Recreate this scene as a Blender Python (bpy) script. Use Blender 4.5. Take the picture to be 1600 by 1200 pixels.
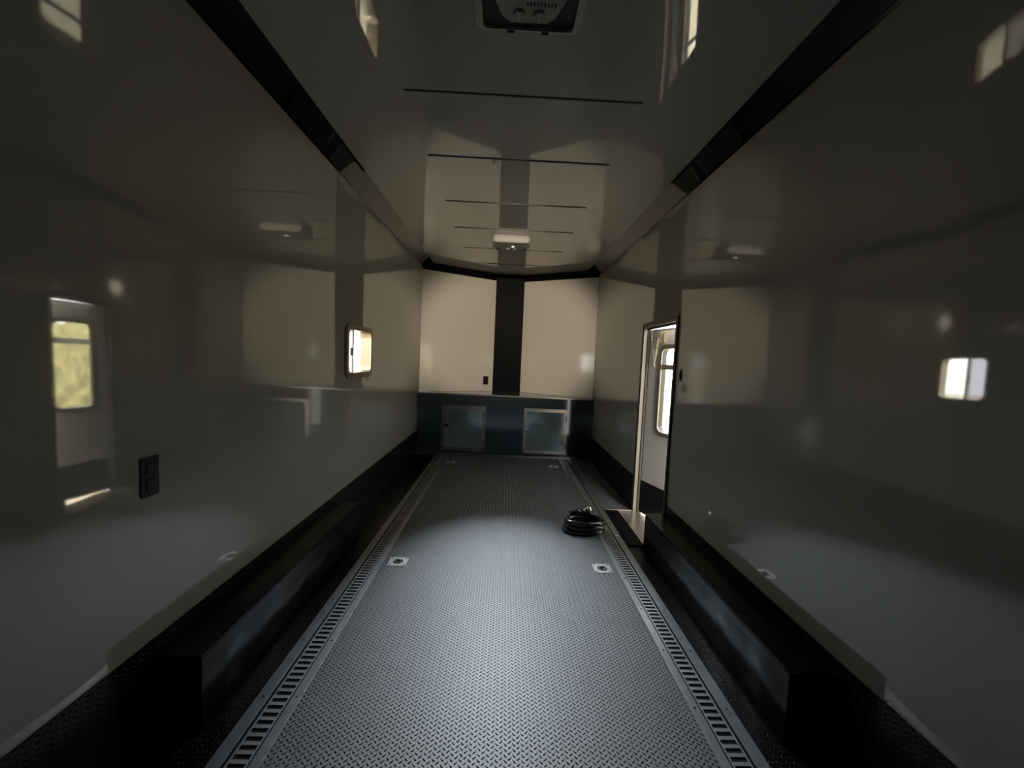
import bpy, bmesh, math, random
import numpy as np
from mathutils import Vector, Matrix
for o in list(bpy.data.objects): bpy.data.objects.remove(o)
S = bpy.context.scene
COL = S.collection
random.seed(4)

# ------------------------------------------------------------------ camera
F = 600.0                                   # focal length in pixels of a 1600 px wide frame
cam = bpy.data.cameras.new('camera'); cam.sensor_fit = 'HORIZONTAL'; cam.sensor_width = 36
cam.lens = 36*F/1600; cam.clip_start = 0.05; cam.clip_end = 300
co = bpy.data.objects.new('camera', cam); COL.objects.link(co)
r = math.radians(2.53)
cy = Vector((-10, 38, -F)).normalized()
cx = Vector((math.cos(r), -math.sin(r), 0)); cx = (cx - cx.dot(cy)*cy).normalized()
cz = cx.cross(cy)
# columns cx,cy,cz are the world axes seen by the camera; its rotation is the transpose
R3 = Matrix((cx, cy, cz))
co.matrix_world = Matrix.Translation((-.027, 0, 1.36)) @ R3.to_4x4()
S.camera = co

# ------------------------------------------------------------------ daylight
w = bpy.data.worlds.new('sky'); S.world = w; w.use_nodes = True
bg = w.node_tree.nodes['Background']
bg.inputs[0].default_value = (0.96, 0.955, 0.93, 1); bg.inputs[1].default_value = 10.0
sl = bpy.data.lights.new('sun', 'SUN'); sl.energy = 24; sl.color = (1, .86, .62); sl.angle = math.radians(.6)
so = bpy.data.objects.new('sun', sl); COL.objects.link(so)
so.rotation_euler = Vector((.17, -.10, -.97)).to_track_quat('-Z', 'Y').to_euler()
# added cool spot under the forward roof unit, put in to brighten the floor
pl = bpy.data.lights.new('roof_unit_lamp', 'SPOT'); pl.energy = 1050; pl.color = (.80, .90, 1.0)
pl.spot_size = math.radians(45); pl.spot_blend = 1.0; pl.shadow_soft_size = .03
po = bpy.data.objects.new('roof_unit_lamp', pl); COL.objects.link(po)
po.location = (.0, 4.26, 2.575)
po.scale = (.84, 1, 1)
po.rotation_euler = (Vector((.06, 2.0, 0)) - po.location).to_track_quat('-Z', 'Y').to_euler()

# a smaller warm spot, also added, lifts the white front panels
ql = bpy.data.lights.new('near_unit_lamp', 'SPOT'); ql.energy = 235; ql.color = (1, .86, .68)
ql.spot_size = math.radians(35); ql.spot_blend = .6; ql.shadow_soft_size = .02
qo = bpy.data.objects.new('near_unit_lamp', ql); COL.objects.link(qo)
qo.scale = (1.3, 1, 1); qo.location = (.004, 1.565, 2.565)
qo.rotation_euler = (Vector((0, 5.9, 1.62)) - qo.location).to_track_quat('-Z', 'Y').to_euler()

S.view_settings.view_transform = 'Standard'; S.view_settings.look = 'None'
S.view_settings.gamma = 1; S.view_settings.use_curve_mapping = False
S.view_settings.exposure = 0.0

# ------------------------------------------------------------------ materials
def nt(name):
    m = bpy.data.materials.new(name); m.use_nodes = True
    t = m.node_tree; return m, t, t.nodes['Principled BSDF']
def plain(name, c, rough=.5, metal=0, spec=.5, coat=0, noise=.06, scale=30):
    m, t, p = nt(name)
    p.inputs['Roughness'].default_value = rough
    p.inputs['Metallic'].default_value = metal; p.inputs['Specular IOR Level'].default_value = spec
    p.inputs['Coat Weight'].default_value = coat; p.inputs['Coat Roughness'].default_value = .05
    tc = t.nodes.new('ShaderNodeTexCoord'); n = t.nodes.new('ShaderNodeTexNoise'); n.inputs['Scale'].default_value = scale
    t.links.new(tc.outputs['Object'], n.inputs['Vector'])
    mx = t.nodes.new('ShaderNodeMix'); mx.data_type = 'RGBA'
    mx.inputs[6].default_value = tuple(v*(1-noise) for v in c)+(1,); mx.inputs[7].default_value = tuple(min(1, v*(1+noise)) for v in c)+(1,)
    t.links.new(n.outputs['Fac'], mx.inputs[0]); t.links.new(mx.outputs[2], p.inputs['Base Color'])
    return m
def math_(t, op, a, b=None, c=None):
    n = t.nodes.new('ShaderNodeMath'); n.operation = op
    for i, v in enumerate((a, b, c)):
        if v is None: continue
        if isinstance(v, (int, float)): n.inputs[i].default_value = v
        else: t.links.new(v, n.inputs[i])
    return n.outputs[0]
def glossy_sheet(name, c, rough, spec, amp, sc, metal=0, dent=None):
    """smooth sheet that is not quite flat: long soft waves bend its reflections"""
    m, t, p = nt(name)
    p.inputs['Base Color'].default_value = c+(1,); p.inputs['Roughness'].default_value = rough
    p.inputs['Specular IOR Level'].default_value = spec; p.inputs['Metallic'].default_value = metal
    p.inputs['IOR'].default_value = 1.6
    tc = t.nodes.new('ShaderNodeTexCoord')
    mp = t.nodes.new('ShaderNodeMapping'); mp.inputs['Scale'].default_value = sc
    t.links.new(tc.outputs['Object'], mp.inputs['Vector'])
    n = t.nodes.new('ShaderNodeTexNoise'); n.inputs['Scale'].default_value = 1; n.inputs['Detail'].default_value = 1.2
    n.inputs['Roughness'].default_value = .3
    t.links.new(mp.outputs[0], n.inputs['Vector'])
    b = t.nodes.new('ShaderNodeBump'); b.inputs['Distance'].default_value = amp; b.inputs['Strength'].default_value = 1
    t.links.new(n.outputs['Fac'], b.inputs['Height']); t.links.new(b.outputs[0], p.inputs['Normal'])
    if dent:                                     # a soft step in the sheet where it bulges off a stud
        sp = t.nodes.new('ShaderNodeSeparateXYZ'); t.links.new(tc.outputs['Object'], sp.inputs[0])
        H, y0, wd = dent
        th = math_(t, 'TANH', math_(t, 'DIVIDE', math_(t, 'SUBTRACT', sp.outputs['Y'], y0), wd))
        b2 = t.nodes.new('ShaderNodeBump'); b2.inputs['Distance'].default_value = 1; b2.inputs['Strength'].default_value = 1
        t.links.new(math_(t, 'MULTIPLY', th, H), b2.inputs['Height']); t.links.new(b.outputs[0], b2.inputs['Normal'])
        t.links.new(b2.outputs[0], p.inputs['Normal'])
    return m
def tread(name, c, rough, metal, axes='YZ', pitch=(.030, .019), h=.0025, spec=.5):
    """checker plate: columns of pills that lean left and right in turn"""
    m, t, p = nt(name)
    p.inputs['Base Color'].default_value = c+(1,); p.inputs['Roughness'].default_value = rough
    p.inputs['Metallic'].default_value = metal; p.inputs['Specular IOR Level'].default_value = spec
    tc = t.nodes.new('ShaderNodeTexCoord'); sp = t.nodes.new('ShaderNodeSeparateXYZ')
    t.links.new(tc.outputs['Object'], sp.inputs[0])
    U, V = sp.outputs[axes[0]], sp.outputs[axes[1]]
    def pills(du, dv, ang):
        u = math_(t, 'SUBTRACT', math_(t, 'WRAP', math_(t, 'ADD', U, du+5), pitch[0], 0.0), pitch[0]/2)
        v = math_(t, 'SUBTRACT', math_(t, 'WRAP', math_(t, 'ADD', V, dv+5), pitch[1], 0.0), pitch[1]/2)
        ca, sa = math.cos(ang), math.sin(ang)
        a = math_(t, 'ADD', math_(t, 'MULTIPLY', u, ca), math_(t, 'MULTIPLY', v, sa))
        b = math_(t, 'ADD', math_(t, 'MULTIPLY', u, -sa), math_(t, 'MULTIPLY', v, ca))
        a = math_(t, 'DIVIDE', a, .0088); b = math_(t, 'DIVIDE', b, .0030)
        d = math_(t, 'ADD', math_(t, 'MULTIPLY', a, a), math_(t, 'MULTIPLY', b, b))
        return math_(t, 'MAXIMUM', math_(t, 'SUBTRACT', 1.0, d), 0.0)
    hgt = math_(t, 'MAXIMUM', pills(0, 0, .75), pills(pitch[0]/2, pitch[1]/2, -.75))
    b = t.nodes.new('ShaderNodeBump'); b.inputs['Distance'].default_value = h; b.inputs['Strength'].default_value = .9
    t.links.new(hgt, b.inputs['Height']); t.links.new(b.outputs[0], p.inputs['Normal'])
    return m
def glass(name, tint):
    m = bpy.data.materials.new(name); m.use_nodes = True; t = m.node_tree
    for n in list(t.nodes): t.nodes.remove(n)
    o = t.nodes.new('ShaderNodeOutputMaterial'); mx = t.nodes.new('ShaderNodeMixShader')
    lw = t.nodes.new('ShaderNodeLayerWeight'); lw.inputs[0].default_value = .5
    fr = t.nodes.new('ShaderNodeMath'); fr.operation = 'POWER'; fr.inputs[1].default_value = 3
    t.links.new(lw.outputs['Facing'], fr.inputs[0])
    tr = t.nodes.new('ShaderNodeBsdfTransparent'); tr.inputs[0].default_value = tint+(1,)
    gl = t.nodes.new('ShaderNodeBsdfGlossy'); gl.inputs['Roughness'].default_value = .02
    t.links.new(fr.outputs[0], mx.inputs[0]); t.links.new(tr.outputs[0], mx.inputs[1]); t.links.new(gl.outputs[0], mx.inputs[2])
    t.links.new(mx.outputs[0], o.inputs[0]); return m
M = dict(
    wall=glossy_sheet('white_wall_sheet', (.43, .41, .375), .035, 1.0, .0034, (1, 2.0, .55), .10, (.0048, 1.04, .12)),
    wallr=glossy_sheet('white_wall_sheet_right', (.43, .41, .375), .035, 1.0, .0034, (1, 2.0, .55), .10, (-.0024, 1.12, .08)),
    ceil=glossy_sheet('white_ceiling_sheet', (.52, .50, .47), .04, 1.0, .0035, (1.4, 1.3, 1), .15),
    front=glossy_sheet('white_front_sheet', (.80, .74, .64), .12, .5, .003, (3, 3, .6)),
    boxside=glossy_sheet('black_box_sheet', (.004, .004, .004), .18, .12, .010, (1, 5, 3)),
    cove=glossy_sheet('black_cove_sheet', (.006, .006, .006), .04, .6, .006, (1, 3, 1)),
    black=plain('black_sheet', (.0045, .0045, .005), .5, 0, .08),
    cabinet=plain('dark_slate_cabinet_sheet', (.07, .095, .115), .08, .5, .6, noise=.1),
    hatch=plain('blue_grey_hatch_sheet', (.30, .43, .45), .10, .6, .6, noise=.08, scale=8),
    jamb=plain('dull_aluminium_jamb', (.26, .23, .19), .45, .6, .4, noise=.15, scale=60),
    bronze=plain('bronze_window_frame', (.30, .25, .19), .22, .85, .5, noise=.1),
    alu=plain('brushed_aluminium', (.62, .58, .54), .28, 1, .5, noise=.12, scale=60),
    chrome=plain('chrome', (.80, .80, .80), .10, 1, .5),
    rail=plain('worn_rail_steel', (.32, .33, .34), .36, .75, .5, noise=.25, scale=25),
    grate=plain('rail_bar_steel', (.36, .37, .38), .40, .7, .5, noise=.2, scale=40),
    void=plain('dark_channel', (.004, .004, .004), .8, 0, .2),
    rubber=plain('grey_black_rubber', (.115, .12, .122), .50, 0, .45, noise=.12, scale=6),
    kick=tread('black_checker_plate_side', (.008, .008, .008), .24, .2, 'YZ'),
    boxtop=tread('black_checker_plate_top', (.010, .010, .010), .24, .4, 'XY'),
    brightplate=tread('bright_checker_plate', (.55, .50, .42), .25, .9, 'XY'),
    doorkick=tread('black_checker_plate_door', (.008, .008, .008), .24, .2, 'YZ'),
    doorskin=plain('white_door_skin', (.66, .63, .57), .30, 0, .5, noise=.03),
    plastic=plain('black_plastic', (.008, .008, .008), .32, 0, .5),
    greyplastic=plain('grey_vent_plastic', (.34, .33, .31), .45, 0, .5, noise=.03),
    lightplastic=plain('pale_vent_plastic', (.50, .475, .44), .45, 0, .5, noise=.03),
    hose=plain('glossy_black_rubber_sheath', (.012, .012, .014), .16, 0, .7),
    gasket=plain('dark_gasket', (.03, .028, .025), .4),
    strip=plain('grey_strip_metal', (.20, .19, .18), .30, .6),
    galv=plain('zinc_plate', (.72, .74, .74), .30, .8, noise=.2, scale=120),
    chainm=plain('brass_chain', (.80, .72, .52), .28, .9),
    glass=glass('window_glass', (.92, .95, .93)),
    tint=glass('window_glass_grey', (.62, .62, .66)),
    ground=plain('gravel_ground', (.36, .33, .28), .9, 0, .2, noise=.35, scale=9),
    leaf=plain('hedge_leaves', (.34, .31, .17), .7, 0, .3, noise=.6, scale=6),
    siding=plain('cream_siding', (.70, .62, .46), .6, 0, .3),
)
_l = bpy.data.materials.new('led_lens'); _l.use_nodes = True  # glow for the invented lenses on the roof units
_p = _l.node_tree.nodes['Principled BSDF']; _p.inputs['Emission Color'].default_value = (.85, .93, 1, 1); _p.inputs['Emission Strength'].default_value = 1.2
M['led'] = _l

# ------------------------------------------------------------------ mesh helpers
def box(bm, x0, x1, y0, y1, z0, z1, bev=0):
    vs = [bm.verts.new((x, y, z)) for x in (x0, x1) for y in (y0, y1) for z in (z0, z1)]
    fs = [bm.faces.new([vs[i] for i in q]) for q in ((0, 1, 3, 2), (4, 6, 7, 5), (0, 4, 5, 1), (2, 3, 7, 6), (0, 2, 6, 4), (1, 5, 7, 3))]
    if bev:
        es = list({e for f in fs for e in f.edges})
        bmesh.ops.bevel(bm, geom=es, offset=bev, segments=2, affect='EDGES')
def loop2(cu, cv, w_, h_, rad, n=7):
    pts = []
    for k, (sx, sy) in enumerate(((1, 1), (-1, 1), (-1, -1), (1, -1))):
        for i in range(n+1):
            a = math.pi/2*(k+i/n)
            pts.append((cu+sx*(w_/2-rad)+rad*math.cos(a), cv+sy*(h_/2-rad)+rad*math.sin(a)))
    return pts
def ring(bm, A, B, d0, d1, f):
    """ring between outline A and hole B, from depth d0 to d1; f(u,v,d) -> xyz"""
    n = len(A)
    L = [[bm.verts.new(f(u, v, d)) for u, v in P] for P in (A, B) for d in (d0, d1)]
    A0, A1, B0, B1 = L
    for i in range(n):
        j = (i+1) % n
        for q in ((A0[i], A0[j], B0[j], B0[i]), (A1[i], B1[i], B1[j], A1[j]), (A0[i], A1[i], A1[j], A0[j]), (B0[i], B0[j], B1[j], B1[i])):
            try: bm.faces.new(q)
            except ValueError: pass
def slab(bm, A, d0, d1, f):
    n = len(A)
    a = [bm.verts.new(f(u, v, d0)) for u, v in A]; b = [bm.verts.new(f(u, v, d1)) for u, v in A]
    bm.faces.new(a[::-1]); bm.faces.new(b)
    for i in range(n):
        j = (i+1) % n; bm.faces.new((a[i], a[j], b[j], b[i]))
def tube(bm, pts, rad, n=8, closed=False):
    pts = [Vector(p) for p in pts]; rings = []; N = len(pts)
    up = None
    for i, p in enumerate(pts):
        if closed: d = pts[(i+1) % N]-pts[i-1]
        else: d = pts[min(i+1, N-1)]-pts[max(i-1, 0)]
        d.normalize()
        if up is None: up = Vector((0, 0, 1)) if abs(d.z) < .9 else Vector((1, 0, 0))
        s = d.cross(up).normalized(); up = s.cross(d).normalized()
        rr = rad[i] if isinstance(rad, (list, tuple)) else rad
        rings.append([bm.verts.new(p+rr*(math.cos(2*math.pi*k/n)*s+math.sin(2*math.pi*k/n)*up)) for k in range(n)])
    for i in range(N if closed else N-1):
        a, b = rings[i], rings[(i+1) % N]
        for k in range(n): bm.faces.new((a[k], a[(k+1) % n], b[(k+1) % n], b[k]))
    if not closed:
        bm.faces.new(rings[0][::-1]); bm.faces.new(rings[-1])
def cyl(bm, c, ax, r0, L, n=20, r1=None):
    c = Vector(c); ax = Vector(ax).normalized()
    tube(bm, [c, c+ax*L], [r0, r0 if r1 is None else r1], n)
def obj(name, bm, m, parent=None, smooth=False):
    bmesh.ops.recalc_face_normals(bm, faces=bm.faces)
    me = bpy.data.meshes.new(name); bm.to_mesh(me); bm.free()
    me.materials.append(M[m] if isinstance(m, str) else m)
    if smooth:
        for p in me.polygons: p.use_smooth = True
    o = bpy.data.objects.new(name, me); COL.objects.link(o)
    if parent: o.parent = parent; o.matrix_parent_inverse = Matrix.Translation(parent.location).inverted() if parent.type == 'EMPTY' and not parent.rotation_euler.z else Matrix.Identity(4)
    return o
def struct(name, bm, m, parent=None):
    o = obj(name, bm, m, parent)
    if not parent: o['kind'] = 'structure'
    return o
def tag(o, label, cat, group=None):
    o['label'] = label; o['category'] = cat
    if group: o['group'] = group
    return o
def thing(name, label, cat, loc=(0, 0, 0), group=None):
    o = bpy.data.objects.new(name, None); COL.objects.link(o); o.location = loc; o.empty_display_size = .1
    return tag(o, label, cat, group)
B = bmesh.new
def screws(parent, spots, ax, r0, L, m, r1=None):
    bm = B(); cyl(bm, (0, 0, 0), ax, r0, L, 10, r1)
    first = obj('screw', bm, m, parent, False)
    for i, p in enumerate(spots):
        o = first
        if i: o = first.copy(); COL.objects.link(o); o.parent = parent
        o.matrix_parent_inverse = Matrix.Identity(4)
        o.matrix_basis = parent_world(parent).inverted() @ Matrix.Translation(p)
def parent_world(o):
    m_ = o.matrix_basis.copy()
    return (parent_world(o.parent) @ o.matrix_parent_inverse @ m_) if o.parent else m_

# ------------------------------------------------------------------ shell
W = 1.22; ZK = .33; ZT = 2.59; ZC = 2.66; YB = -1.35; YS = 5.38; YA = 5.95; T = .055
# floor slab + ground outside
bm = B(); box(bm, -W-.09, W+.09, YB-.05, 6.15, -.12, 0)
# raised pills of the rubber mat, leaning left and right in alternate columns
def pill_arrays(x0, x1, y0, y1, z):
    px, py, L, Wd, h = .0305, .0190, .0088, .0026, .0030
    out = []
    for par in (0, 1):
        xs = np.arange(x0+.009+par*px/2, x1-.006, px); ys = np.arange(y0+.009+par*py/2, y1-.006, py)
        X, Y = np.meshgrid(xs, ys); c = np.stack([X.ravel(), Y.ravel()], 1)
        a = -.72 if par == 0 else .72
        d = np.array([math.cos(a), math.sin(a)]); s = np.array([-d[1], d[0]])
        base = [-L*d, -.45*L*d-Wd*s, .45*L*d-Wd*s, L*d, .45*L*d+Wd*s, -.45*L*d+Wd*s]
        top = [b*.55 for b in base]
        v = np.zeros((len(c), 12, 3))
        for i in range(6):
            v[:, i, :2] = c+base[i]; v[:, i, 2] = z
            v[:, i+6, :2] = c+top[i]; v[:, i+6, 2] = z+h
        out.append(v)
    return np.concatenate(out)
def add_pills_to(o, regions, z=0.0):
    V = np.concatenate([pill_arrays(*rg, z) for rg in regions]); n = len(V)
    me = o.data; v0 = len(me.vertices)
    base_v = np.zeros(v0*3); me.vertices.foreach_get('co', base_v)
    verts = np.concatenate([base_v.reshape(-1, 3), V.reshape(-1, 3)])
    faces = [list(p.vertices) for p in me.polygons]
    q = [[i, (i+1) % 6, (i+1) % 6+6, i+6] for i in range(6)]
    q = np.array(q)
    off = v0+12*np.arange(n)
    quads = (off[:, None, None]+q[None]).reshape(-1, 4)
    tops = off[:, None]+np.arange(6, 12)[None]
    faces += quads.tolist()+tops.tolist()
    me2 = bpy.data.meshes.new('floor'); me2.from_pydata(verts.tolist(), [], faces)
    me2.materials.append(me.materials[0]); o.data = me2
fl = struct('floor', bm, 'rubber')
add_pills_to(fl, [(-.772, .772, .85, 5.29), (.945, 1.215, 3.50, 5.29)])

# walls
fL = lambda u, v, d: (-W-d, u, v)
fR = lambda u, v, d: (W+d, u, v)
WY0, WY1, WZ0, WZ1 = 2.885, 3.395, 1.185, 1.560
bm = B()
box(bm, -W-T, -W, YB, 2.7, ZK, ZT+.1); box(bm, -W-T, -W, 3.6, YS+.05, ZK, ZT+.1)
ring(bm, loop2(3.15, (ZK+ZT+.1)/2, .9, ZT+.1-ZK, .0005), loop2((WY0+WY1)/2, (WZ0+WZ1)/2, WY1-WY0, WZ1-WZ0, .055), 0, T, fL)
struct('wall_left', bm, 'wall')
DY0, DY1, DZ = 2.805, 3.475, 1.715
bm = B()
box(bm, W, W+T, YB, DY0, ZK, ZT+.1); box(bm, W, W+T, DY1, YS+.05, ZK, ZT+.1); box(bm, W, W+T, DY0, DY1, DZ, ZT+.1)
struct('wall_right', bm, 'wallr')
bm = B(); box(bm, -W-T, -W+.004, YB, YS+.05, 0, ZK); struct('baseboard_left', bm, 'kick')
bm = B(); box(bm, W-.004, W+T, YB, DY0, 0, ZK); box(bm, W-.004, W+T, DY1, YS+.05, 0, ZK); struct('baseboard_right', bm, 'kick')
# ceiling and coves
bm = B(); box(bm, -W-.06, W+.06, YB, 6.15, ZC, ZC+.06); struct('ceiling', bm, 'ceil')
def cove(s, nm):
    bm = B()
    prof = [(s*W, ZT-.005), (s*(W-.012), ZT), (s*1.10, ZC-.010), (s*1.085, ZC), (s*W, ZC)]
    a = [bm.verts.new((x, YB, z)) for x, z in prof]; b = [bm.verts.new((x, YS+.06, z)) for x, z in prof]
    bm.faces.new(a); bm.faces.new(b[::-1])
    for i in range(5): j = (i+1) % 5; bm.faces.new((a[i], b[i], b[j], a[j]))
    struct(nm, bm, 'cove')
cove(-1, 'trim_1'); cove(1, 'trim_2')
# vee shaped front: dark backing with two white sheets on it
def plan_prism(bm, pts, z0, z1):
    a = [bm.verts.new((x, y, z0)) for x, y in pts]; b = [bm.verts.new((x, y, z1)) for x, y in pts]
    bm.faces.new(a[::-1]); bm.faces.new(b)
    for i in range(len(pts)): j = (i+1) % len(pts); bm.faces.new((a[i], a[j], b[j], b[i]))
bm = B(); plan_prism(bm, [(-W-.02, YS), (-.215, YA), (.215, YA), (W+.02, YS), (W+.02, YS+.1), (.25, YA+.1), (-.25, YA+.1), (-W-.02, YS+.1)], 0, ZC)
struct('wall_front', bm, 'black')
for s, nm in ((-1, 'wall_front_left'), (1, 'wall_front_right')):
    bm = B(); e = .008
    p0 = (s*(W-.001), YS-e+.001); p1 = (s*.215, YA-e)
    plan_prism(bm, [p0, p1, (p1[0], YA-.0005), (p0[0], YS-.0005)], .868, 2.553)
    struct(nm, bm, 'front')
bm = B(); box(bm, -W-.06, W+.06, YB-.06, YB, 0, ZC); struct('wall_back', bm, 'black')

# window in the left wall
wl = obj('window_1', (lambda bm: (ring(bm, loop2((WY0+WY1)/2, (WZ0+WZ1)/2, WY1-WY0+.040, WZ1-WZ0+.040, .072, 10), loop2((WY0+WY1)/2, (WZ0+WZ1)/2, WY1-WY0-.035, WZ1-WZ0-.045, .045, 10), -.020, .0, fL),
                                   ring(bm, loop2((WY0+WY1)/2, (WZ0+WZ1)/2, WY1-WY0-.004, WZ1-WZ0-.004, .053, 10), loop2((WY0+WY1)/2, (WZ0+WZ1)/2, WY1-WY0-.035, WZ1-WZ0-.045, .045, 10), .0, T+.02, fL), bm)[-1])(B()), 'bronze')
wl['kind'] = 'structure'
bm = B(); box(bm, -W-.050, -W-.020, 3.075, 3.100, WZ0+.012, WZ1-.012, .003); obj('sash_bar', bm, 'alu', wl)
bm = B(); box(bm, -W-.046, -W-.042, WY0+.012, 3.08, WZ0+.012, WZ1-.012); obj('glass_pane', bm, 'tint', wl)
bm = B(); box(bm, -W-.062, -W-.058, 3.085, WY1-.012, WZ0+.012, WZ1-.012); obj('glass_pane', bm, 'glass', wl)
bm = B(); box(bm, -W-.036, -W-.018, 3.068, 3.076, 1.34, 1.40, .002); obj('latch', bm, 'plastic', wl)

# side door frame: jamb lining + black outer lip
fr = B()
for y0, y1 in ((DY0, DY0+.016), (DY1-.016, DY1)):
    box(fr, W-.010, W+T+.012, y0, y1, 0, DZ)
box(fr, W-.010, W+T+.012, DY0, DY1, DZ-.016, DZ)
fro = struct('trim_3', fr, 'jamb')
bm = B()
for y0, y1 in ((DY0-.022, DY0), (DY1, DY1+.022)): box(bm, W-.014, W-.001, y0, y1, 0, DZ+.022)
box(bm, W-.014, W-.001, DY0, DY1, DZ, DZ+.022); 
struct('trim_4', bm, 'gasket')
bm = B(); box(bm, W+.022, W+.034, DY1-.030, DY1-.016, .0, DZ-.016); box(bm, W+.022, W+.034, DY0+.016, DY1-.016, DZ-.034, DZ-.016); struct('trim_5', bm, 'gasket')
# threshold: bright checker plate with rails round it
bm = B(); box(bm, 1.075, W+.10, DY0+.02, DY1-.02, 0, .007); struct('trim_6', bm, 'brightplate')
bm = B(); box(bm, .955, 1.075, DY0-.02, DY1+.0, 0, .012, .003); struct('trim_7', bm, 'black')
bm = B(); box(bm, .955, W-.006, DY1, DY1+.025, 0, .013, .002); struct('trim_8', bm, 'alu')

# thin black treaded strips over the floor between the tracks and the walls
bm = B(); box(bm, -W+.005, -.942, .3, 5.28, 0, .0009); struct('trim_9', bm, 'boxtop')
bm = B(); box(bm, .942, W-.005, .3, 2.78, 0, .0009); struct('trim_10', bm, 'boxtop')

# side door leaf, standing a little open (hinged at its forward edge)
HX, HY, ANG = W+.045, DY1-.018, math.radians(18.4)
dd = Vector((math.sin(ANG), -math.cos(ANG), 0)); dn = Vector((-math.cos(ANG), -math.sin(ANG), 0))   # along the leaf, and its inner side
DLW = DY1-DY0-.036
def fD(u, v, d):                             # u along the leaf from the hinge, v up, d outward from the inner face
    p = Vector((HX, HY, 0))+dd*u-dn*d; return (p.x, p.y, v)
DB, DT = .018, DZ-.03
bm = B(); ring(bm, loop2(DLW/2, (DB+DT)/2, DLW, DT-DB, .0005), loop2(.345, 1.155, .36, .74, .06), 0, .035, fD)
door = obj('door_1', bm, 'doorskin'); door['kind'] = 'structure'
bm = B(); slab(bm, [(.004, DB), (DLW-.004, DB), (DLW-.004, .312), (.004, .312)], -.004, .0, fD); obj('kick_plate', bm, 'doorkick', door)
wf = B(); ring(wf, loop2(.345, 1.155, .405, .785, .075, 10), loop2(.345, 1.155, .335, .715, .052, 10), -.012, .0, fD)
wfo = obj('window_frame', wf, 'jamb', door)
wf = B(); ring(wf, loop2(.345, 1.155, .358, .738, .059, 10), loop2(.345, 1.155, .335, .715, .052, 10), .0, .045, fD); obj('window_seal', wf, 'gasket', wfo)
bm = B(); slab(bm, [(.178, 1.335), (.512, 1.335), (.512, 1.378), (.178, 1.378)], -.006, .02, fD); obj('sash_bar', bm, 'alu', wfo)
bm = B(); slab(bm, loop2(.345, 1.155, .337, .717, .052), .018, .022, fD); obj('glass_pane', bm, 'glass', wfo)
bm = B()
for u0, u1, v0, v1 in ((0, .012, DB, DT), (DLW-.012, DLW, DB, DT), (0, DLW, DT-.012, DT), (0, DLW, DB, DB+.012)):
    slab(bm, [(u0, v0), (u1, v0), (u1, v1), (u0, v1)], -.003, .0, fD)
obj('edge_trim', bm, 'alu', door)
bm = B(); slab(bm, [(.135, 1.565), (.170, 1.565), (.170, 1.645), (.135, 1.645)], -.03, -.0, fD); obj('chain_bracket', bm, 'chainm', door)
bm = B(); slab(bm, [(.195, 1.565), (.205, 1.565), (.205, 1.655), (.195, 1.655)], -.02, -.0, fD); obj('latch_bar', bm, 'chainm', door)

# door chain in two strands that meet at a hook
ch = thing('door_chain', 'brass door-stop chain hanging from the side door header, both strands meeting at a hook', 'chain', (1.22, 3.36, 1.69))
def link_chain(pa, pb, sag, n, parent):
    pa, pb = Vector(pa), Vector(pb)
    P = []
    for i in range(n+1):
        t_ = i/n; p = pa.lerp(pb, t_); p.z -= sag*4*t_*(1-t_); P.append(p)
    for i in range(n):
        c = (P[i]+P[i+1])/2; d = (P[i+1]-P[i]); L = d.length*.66; d.normalize()
        s = d.cross(Vector((0, 1, 0) if i % 2 else (1, 0, 0))).normalized()
        bm = B(); tube(bm, [c+d*L*math.cos(a)+s*.0068*math.sin(a) for a in [2*math.pi*k/10 for k in range(10)]], .0026, 5, True)
        obj('link', bm, 'chainm', parent, True)
K = Vector(fD(.115, 1.385, -.03))
link_chain((1.262, 3.435, 1.690), K, .020, 20, ch)
link_chain(fD(.150, 1.60, -.034), K, .006, 14, ch)
bm = B(); tube(bm, [K, K-Vector((0, 0, .014)), K-Vector((-.004, .004, .03)), K-Vector((0, 0, .045))], .0035, 8); obj('hook', bm, 'chainm', ch, True)
bm = B(); box(bm, 1.25, 1.272, 3.425, 3.445, 1.679, 1.699, .003); obj('eye_plate', bm, 'chainm', ch)

# ------------------------------------------------------------------ front cabinet across the vee
fC = lambda u, v, d: (u, 5.3-d, v)
cab = thing('front_cabinet', 'low dark full-width cabinet with two access hatches across the trailer nose', 'cabinet', (0, 5.3, 0))
bm = B(); plan_prism(bm, [(-1.214, 5.3), (1.214, 5.3), (1.214, 5.368), (.205, YA-.014), (-.205, YA-.014), (-1.214, 5.368)], .002, .838); obj('body', bm, 'cabinet', cab)
bm = B(); plan_prism(bm, [(-1.214, 5.292), (1.214, 5.292), (1.214, 5.368), (.205, YA-.012), (-.205, YA-.012), (-1.214, 5.368)], .838, .866); obj('countertop', bm, 'cabinet', cab)
bm = B(); box(bm, -1.212, 1.212, 5.284, 5.292, .846, .866, .002); t_ = obj('front_edge_trim', bm, 'alu', cab)
bm = B(); box(bm, -1.212, 1.212, 5.282, 5.2995, .001, .030, .002); obj('toe_trim', bm, 'alu', cab)
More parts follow.
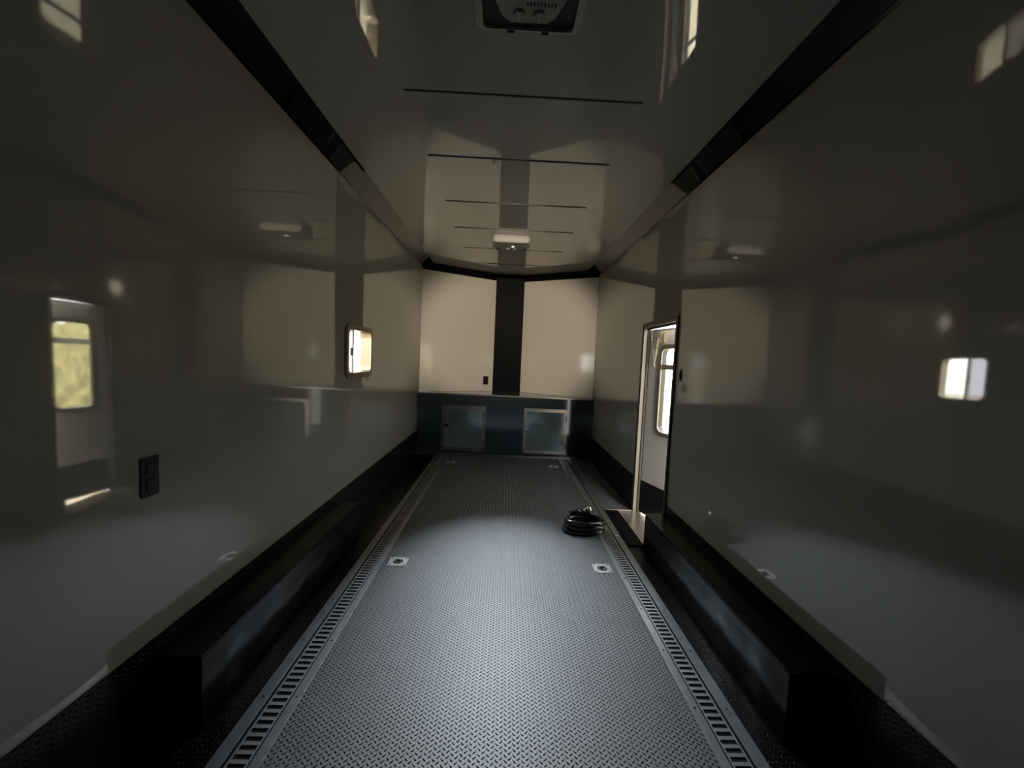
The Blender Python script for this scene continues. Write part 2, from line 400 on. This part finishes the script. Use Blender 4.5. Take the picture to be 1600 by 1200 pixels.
for cxh, lab in ((-.575, 'dark hatch in shade'), (.565, 'blue-grey hatch catching the daylight')):
    cu, cv, w_, h_ = cxh, .385, .61, .63
    bm = B()
    ring(bm, loop2(cu, cv, w_, h_, .012, 3), loop2(cu, cv, w_-.040, h_-.040, .008, 3), 0, .012, fC)
    fo = obj('hatch_frame', bm, 'alu', cab)
    bm = B()
    ring(bm, loop2(cu, cv, w_-.048, h_-.048, .008, 3), loop2(cu, cv, w_-.085, h_-.085, .006, 3), 0, .018, fC)
    obj('inner_frame', bm, 'alu', fo)
    screws(fo, [(cu+sx*(w_/2-.01), 5.288, cv-.25+k*.125) for sx in (-1, 1) for k in range(5)], (0, -1, 0), .004, .003, 'gasket')
    bm = B(); slab(bm, loop2(cu, cv, w_-.086, h_-.086, .006, 3), .001, .010, fC); hd = obj('hatch_door', bm, 'hatch', cab); hd['label'] = lab
    bm = B(); box(bm, cu-w_/2+.03, cu-w_/2+.10, 5.278, 5.289, cv+.02, cv+.045, .002); lt = obj('latch', bm, 'chrome', hd)
    bm = B(); cyl(bm, (cu-w_/2+.065, 5.278, cv+.032), (0, -1, 0), .009, .004, 14); obj('keyhole', bm, 'plastic', lt)
    for zc in (cv+.19, cv-.19):
        bm = B(); cyl(bm, (cu+w_/2-.022, 5.283, zc-.05), (0, 0, 1), .008, .10, 10); obj('hinge', bm, 'gasket', hd)

# ------------------------------------------------------------------ wheel boxes
def wheel_box(s, label):
    t = thing('wheel_box', label, 'wheel box', (s*1.135, 2.03, 0), 'black wheel boxes along both walls')
    x0, x1 = sorted((s*1.05, s*(W-.006)))
    bm = B(); box(bm, x0, x1, 1.30, 2.75, .001, .268, .006); obj('side_panel', bm, 'boxside', t)
    bm = B(); box(bm, x0-(.0 if s < 0 else .003), x1+(.003 if s < 0 else 0), 1.297, 2.753, .268, .276, .002); obj('top_plate', bm, 'boxtop', t)
    bm = B(); box(bm, *sorted((s*1.045, s*1.05)), 1.30, 2.75, .001, .026); box(bm, *sorted((s*1.030, s*1.05)), 1.30, 2.75, .001, .004); obj('lower_angle_trim', bm, 'black', t)
wheel_box(-1, 'black checker-plate wheel box along the left wall, below the left window')
wheel_box(1, 'black checker-plate wheel box along the right wall, just before the side door')

# ------------------------------------------------------------------ slotted floor tracks
def track(s, label):
    t = thing('floor_track', label, 'floor track', (s*.855, 3, 0), 'slotted steel tracks along the floor')
    y0, y1 = .7, 5.28
    X = lambda a, b: sorted((s*a, s*b))
    bm = B(); box(bm, *X(.806, .895), y0, y1, .0003, .0015); obj('channel_bed', bm, 'void', t)
    for nm, a, b in (('inner_flange', .771, .806), ('outer_flange', .895, .942)):
        bm = B(); box(bm, *X(a, b), y0, y1, .0003, .0045, .001); f_ = obj(nm, bm, 'rail', t)
        screws(f_, [(s*(a+b)/2, y0+.13+.305*k, .004) for k in range(15)], (0, 0, 1), .0065, .003, 'chrome', .003)
    bm = B()
    box(bm, *X(.811, .817), y0, y1, .0015, .0060); box(bm, *X(.874, .881), y0, y1, .0015, .0060)
    y = y0
    while y < y1-.02: box(bm, *X(.817, .874), y, y+.0135, .0015, .0058); y += .0305
    obj('slotted_bar', bm, 'grate', t)
track(-1, 'slotted steel floor track on the left, nearer the wheel box under the left window')
track(1, 'slotted steel floor track on the right, running past the coiled cable and side door')

# ------------------------------------------------------------------ recessed floor tie-down rings
def dring(x, y, label, i):
    t = thing('tie_down_ring', label, 'tie-down ring', (x, y, 0), 'square zinc tie-down rings in the floor')
    f = lambda u, v, d: (x+u, y+v, d)
    bm = B(); ring(bm, loop2(0, 0, .118, .108, .014, 4), loop2(0, 0, .066, .060, .028, 4), .001, .0045, f); p = obj('plate', bm, 'galv', t)
    screws(p, [(x+sx*.046, y+sy*.041, .0045) for sx in (-1, 1) for sy in (-1, 1)], (0, 0, 1), .0055, .002, 'gasket')
    bm = B(); slab(bm, loop2(0, 0, .068, .062, .028, 4), .0005, .0015, f); obj('cup', bm, 'void', t)
    bm = B(); tube(bm, [(x+.022*math.cos(a), y+.019*math.sin(a), .006) for a in [2*math.pi*k/16 for k in range(16)]], .0042, 8, True)
    cyl(bm, (x-.026, y+.019, .006), (1, 0, 0), .004, .052, 8)
    obj('ring', bm, 'chrome', t, True)
dring(-.677, 2.463, 'zinc tie-down ring in the floor beside the left track, nearer of the left pair', 0)
dring(.675, 2.463, 'zinc tie-down ring in the floor in front of the coiled cable', 1)
dring(-.685, 4.93, 'zinc tie-down ring in the shaded floor below the left cabinet hatch', 2)
dring(.655, 4.91, 'zinc tie-down ring in the floor below the right cabinet hatch', 3)

# ------------------------------------------------------------------ coiled power cable
cc = thing('coiled_power_cable', 'glossy black coiled power cable with a chrome plug lying beside the right track', 'cable', (.665, 3.02, 0))
bm = B(); P = []
Nt = 3.15; N = 220
for i in range(N):
    a = 2*math.pi*Nt*i/N+1.45; k = i/N*Nt
    st = min(1, max(0, (k % 1-.80)/.2)); lv = int(k)+st*st*(3-2*st)          # each turn lies flat, then climbs onto the next
    rr = .150-.012*((int(k)*7) % 3-1)*.5-(.010 if k > 3 else 0)
    P.append((.665+.004*((int(k)*5) % 3-1)+rr*math.cos(a), 3.02+rr*math.sin(a)*.52, .0205+.034*min(lv, 3.0)))
tube(bm, P, .0195, 14); obj('cable', bm, 'hose', cc, True)
e = Vector(P[-1]); ex = Vector((.700, 3.10, .150))
bm = B()
tube(bm, [ex+Vector((-.034, .0, -.016)), ex+Vector((-.018, 0, -.006)), ex, ex+Vector((.004, -.002, .002)), ex+Vector((.020, -.008, .006)), ex+Vector((.034, -.012, .008))],
     [.013, .019, .024, .028, .027, .022], 18)
pg = obj('plug', bm, 'chrome', cc, True)
bm = B(); tube(bm, [e, (e+ex)/2+Vector((-.01, .0, .004)), ex+Vector((-.034, 0, -.016))], [.0195, .0165, .013], 12); obj('cable_end', bm, 'hose', cc, True)

# ------------------------------------------------------------------ ceiling units and strips
def roof_unit(x, y0, y1, label, near):
    t = thing('roof_unit', label, 'roof vent unit', (x, (y0+y1)/2, ZC), 'pale roof units on the ceiling')
    yc = (y0+y1)/2; D = y1-y0; z0 = 2.592
    f = lambda u, v, d: (x+u, yc+v, d)
    bm = B(); n = 6
    A = loop2(0, 0, .40, D, .035, n); A2 = loop2(0, 0, .385, D-.012, .03, n); Bh = loop2(0, .0, .335, D-.03, .02, n)
    for P_, Q_, za, zb in ((A, A, ZC-.0005, z0+.014), (A, A2, z0+.014, z0), (A2, Bh, z0, z0), (Bh, Bh, z0, z0+.02)):
        a = [bm.verts.new(f(u, v, za)) for u, v in P_]; b = [bm.verts.new(f(u, v, zb)) for u, v in Q_]
        for i in range(len(a)): j = (i+1) % len(a); bm.faces.new((a[i], a[j], b[j], b[i]))
    obj('housing', bm, 'lightplastic', t)
    bm = B(); slab(bm, Bh, z0+.014, z0+.02, f)
    obj('grille', bm, 'gasket', t)
    # control tongue reaching forward over the grille
    h = D/2
    pts = [(-.168, -h+.015), (.168, -h+.015), (.168, -h+.19), (.125, -h+.235), (.095, h-.075), (.065, h-.052), (-.065, h-.052), (-.095, h-.075), (-.125, -h+.235), (-.168, -h+.19)]
    bm = B(); slab(bm, pts, z0-.004, z0+.012, f); ct = obj('control_panel', bm, 'greyplastic', t)
    bm = B()
    for k in range(9): box(bm, x-.01+k*.012, x-.004+k*.012, yc+h-.135, yc+h-.119, z0-.0048, z0-.004)
    obj('vent_slots', bm, 'gasket', ct)
    for sx in (-.036, .036):
        bm = B(); cyl(bm, (x+sx, yc+h-.088, z0-.004), (0, 0, -1), .022, .009, 22, .019); kb = obj('knob', bm, 'greyplastic', ct)
        bm = B(); box(bm, x+sx-.003, x+sx+.003, yc+h-.108, yc+h-.068, z0-.018, z0-.013, .001); obj('grip', bm, 'lightplastic', kb)
    bm = B()
    for sx in (-.065, .065):
        bm = B(); box(bm, x+sx-.014, x+sx+.014, yc+h-.012, yc+h-.001, z0-.004, z0+.008, .002); obj('clip', bm, 'gasket', t)
    if near:  # lens on each unit is an invented fitting for its added spot
        bm = B(); cyl(bm, (x, y1-.002, 2.622), (0, 1, 0), .012, .006, 18); obj('lamp_lens', bm, 'led', t)
    else:
        bm = B(); cyl(bm, (x+.02, 4.26, z0-.004), (0, 0, -1), .016, .004, 18); obj('lamp_lens', bm, 'led', t)
roof_unit(0.004, 1.15, 1.532, 'pale plastic roof unit with dark grille and two knobs, nearest at the top edge', True)
roof_unit(-.02, 4.10, 4.43, 'small pale roof unit far down the ceiling near the front end', False)
labs = ['first ceiling strip from the near roof unit, the widest and darkest line on the ceiling',
        'second ceiling strip from the near roof unit, crossing the dark reflected band',
        'third ceiling strip from the near roof unit, thin line in mid ceiling',
        'ceiling strip just before the far roof unit',
        'ceiling strip just behind the far roof unit',
        'farthest short ceiling strip, right above the front wall']
for (y, hw), lb in zip(((1.98, .591), (2.585, .592), (3.296, .592), (3.938, .597), (4.63, .59), (5.33, .59)), labs):
    bm = B(); box(bm, .006-hw, .006+hw, y-.006, y+.006, ZC-.006, ZC-.0002, .002)
    s_ = obj('ceiling_strip', bm, 'strip'); tag(s_, lb, 'ceiling strip', 'thin metal strips across the ceiling')

# ------------------------------------------------------------------ switches and outlets
def plate(name, label, cat, f, w_, h_, kind):
    t = thing(name, label, cat, f(0, 0, 0))
    bm = B(); slab(bm, loop2(0, 0, w_, h_, .006, 4), 0.0005, .006, f); obj('cover_plate', bm, 'plastic', t)
    bm = B()
    if kind == 'outlet':
        for s in (-1, 1): slab(bm, loop2(0, s*h_*.2, w_*.5, h_*.3, .008, 4), .006, .009, f)
        obj('socket', bm, 'plastic', t)
    else:
        slab(bm, loop2(0, 0, w_*.45, h_*.55, .003, 3), .006, .011, f); obj('rocker', bm, 'plastic', t)
plate('wall_outlet', 'black outlet plate low on the left wall near the camera', 'outlet', lambda u, v, d: (-W+d, 1.302+u, .912+v), .064, .136, 'outlet')
nrm = Vector((YS-YA, -(W-.215), 0)); 
pdir = Vector((W-.215, YA-YS, 0)).normalized(); pn = Vector((pdir.y, -pdir.x, 0))
def fO(u, v, d):
    b = Vector((-W, YS-.008, 0))+pdir*1.0345
    p = b+pdir*u+pn*d; return (p.x, p.y, 1.03+v)
plate('front_outlet', 'black outlet on the left white front panel beside the dark centre', 'outlet', fO, .085, .125, 'outlet')
plate('light_switch', 'small black switch on the right wall just before the side door', 'switch', lambda u, v, d: (W-d, 2.705-u, 1.305+v), .030, .085, 'switch')

# ------------------------------------------------------------------ outside
bm = B(); box(bm, -60, 60, -60, 60, -.9, -.62); struct('ground', bm, 'ground')
bm = B()
bmesh.ops.create_grid(bm, x_segments=160, y_segments=26, size=1)
for v in bm.verts:
    y = v.co.x*14; a = (v.co.y*.5+.5)*math.pi
    n_ = .35*math.sin(y*1.7)+.25*math.sin(y*4.1+a*2)+random.uniform(-.16, .16)
    v.co = Vector((11-math.cos(a)*(1.2+.3*n_), 3+y, -.62+math.sin(a)*(2.3+n_)))
tag(obj('hedge', bm, 'leaf'), 'sunlit yellow-green hedge outside, seen through the side door window', 'hedge')
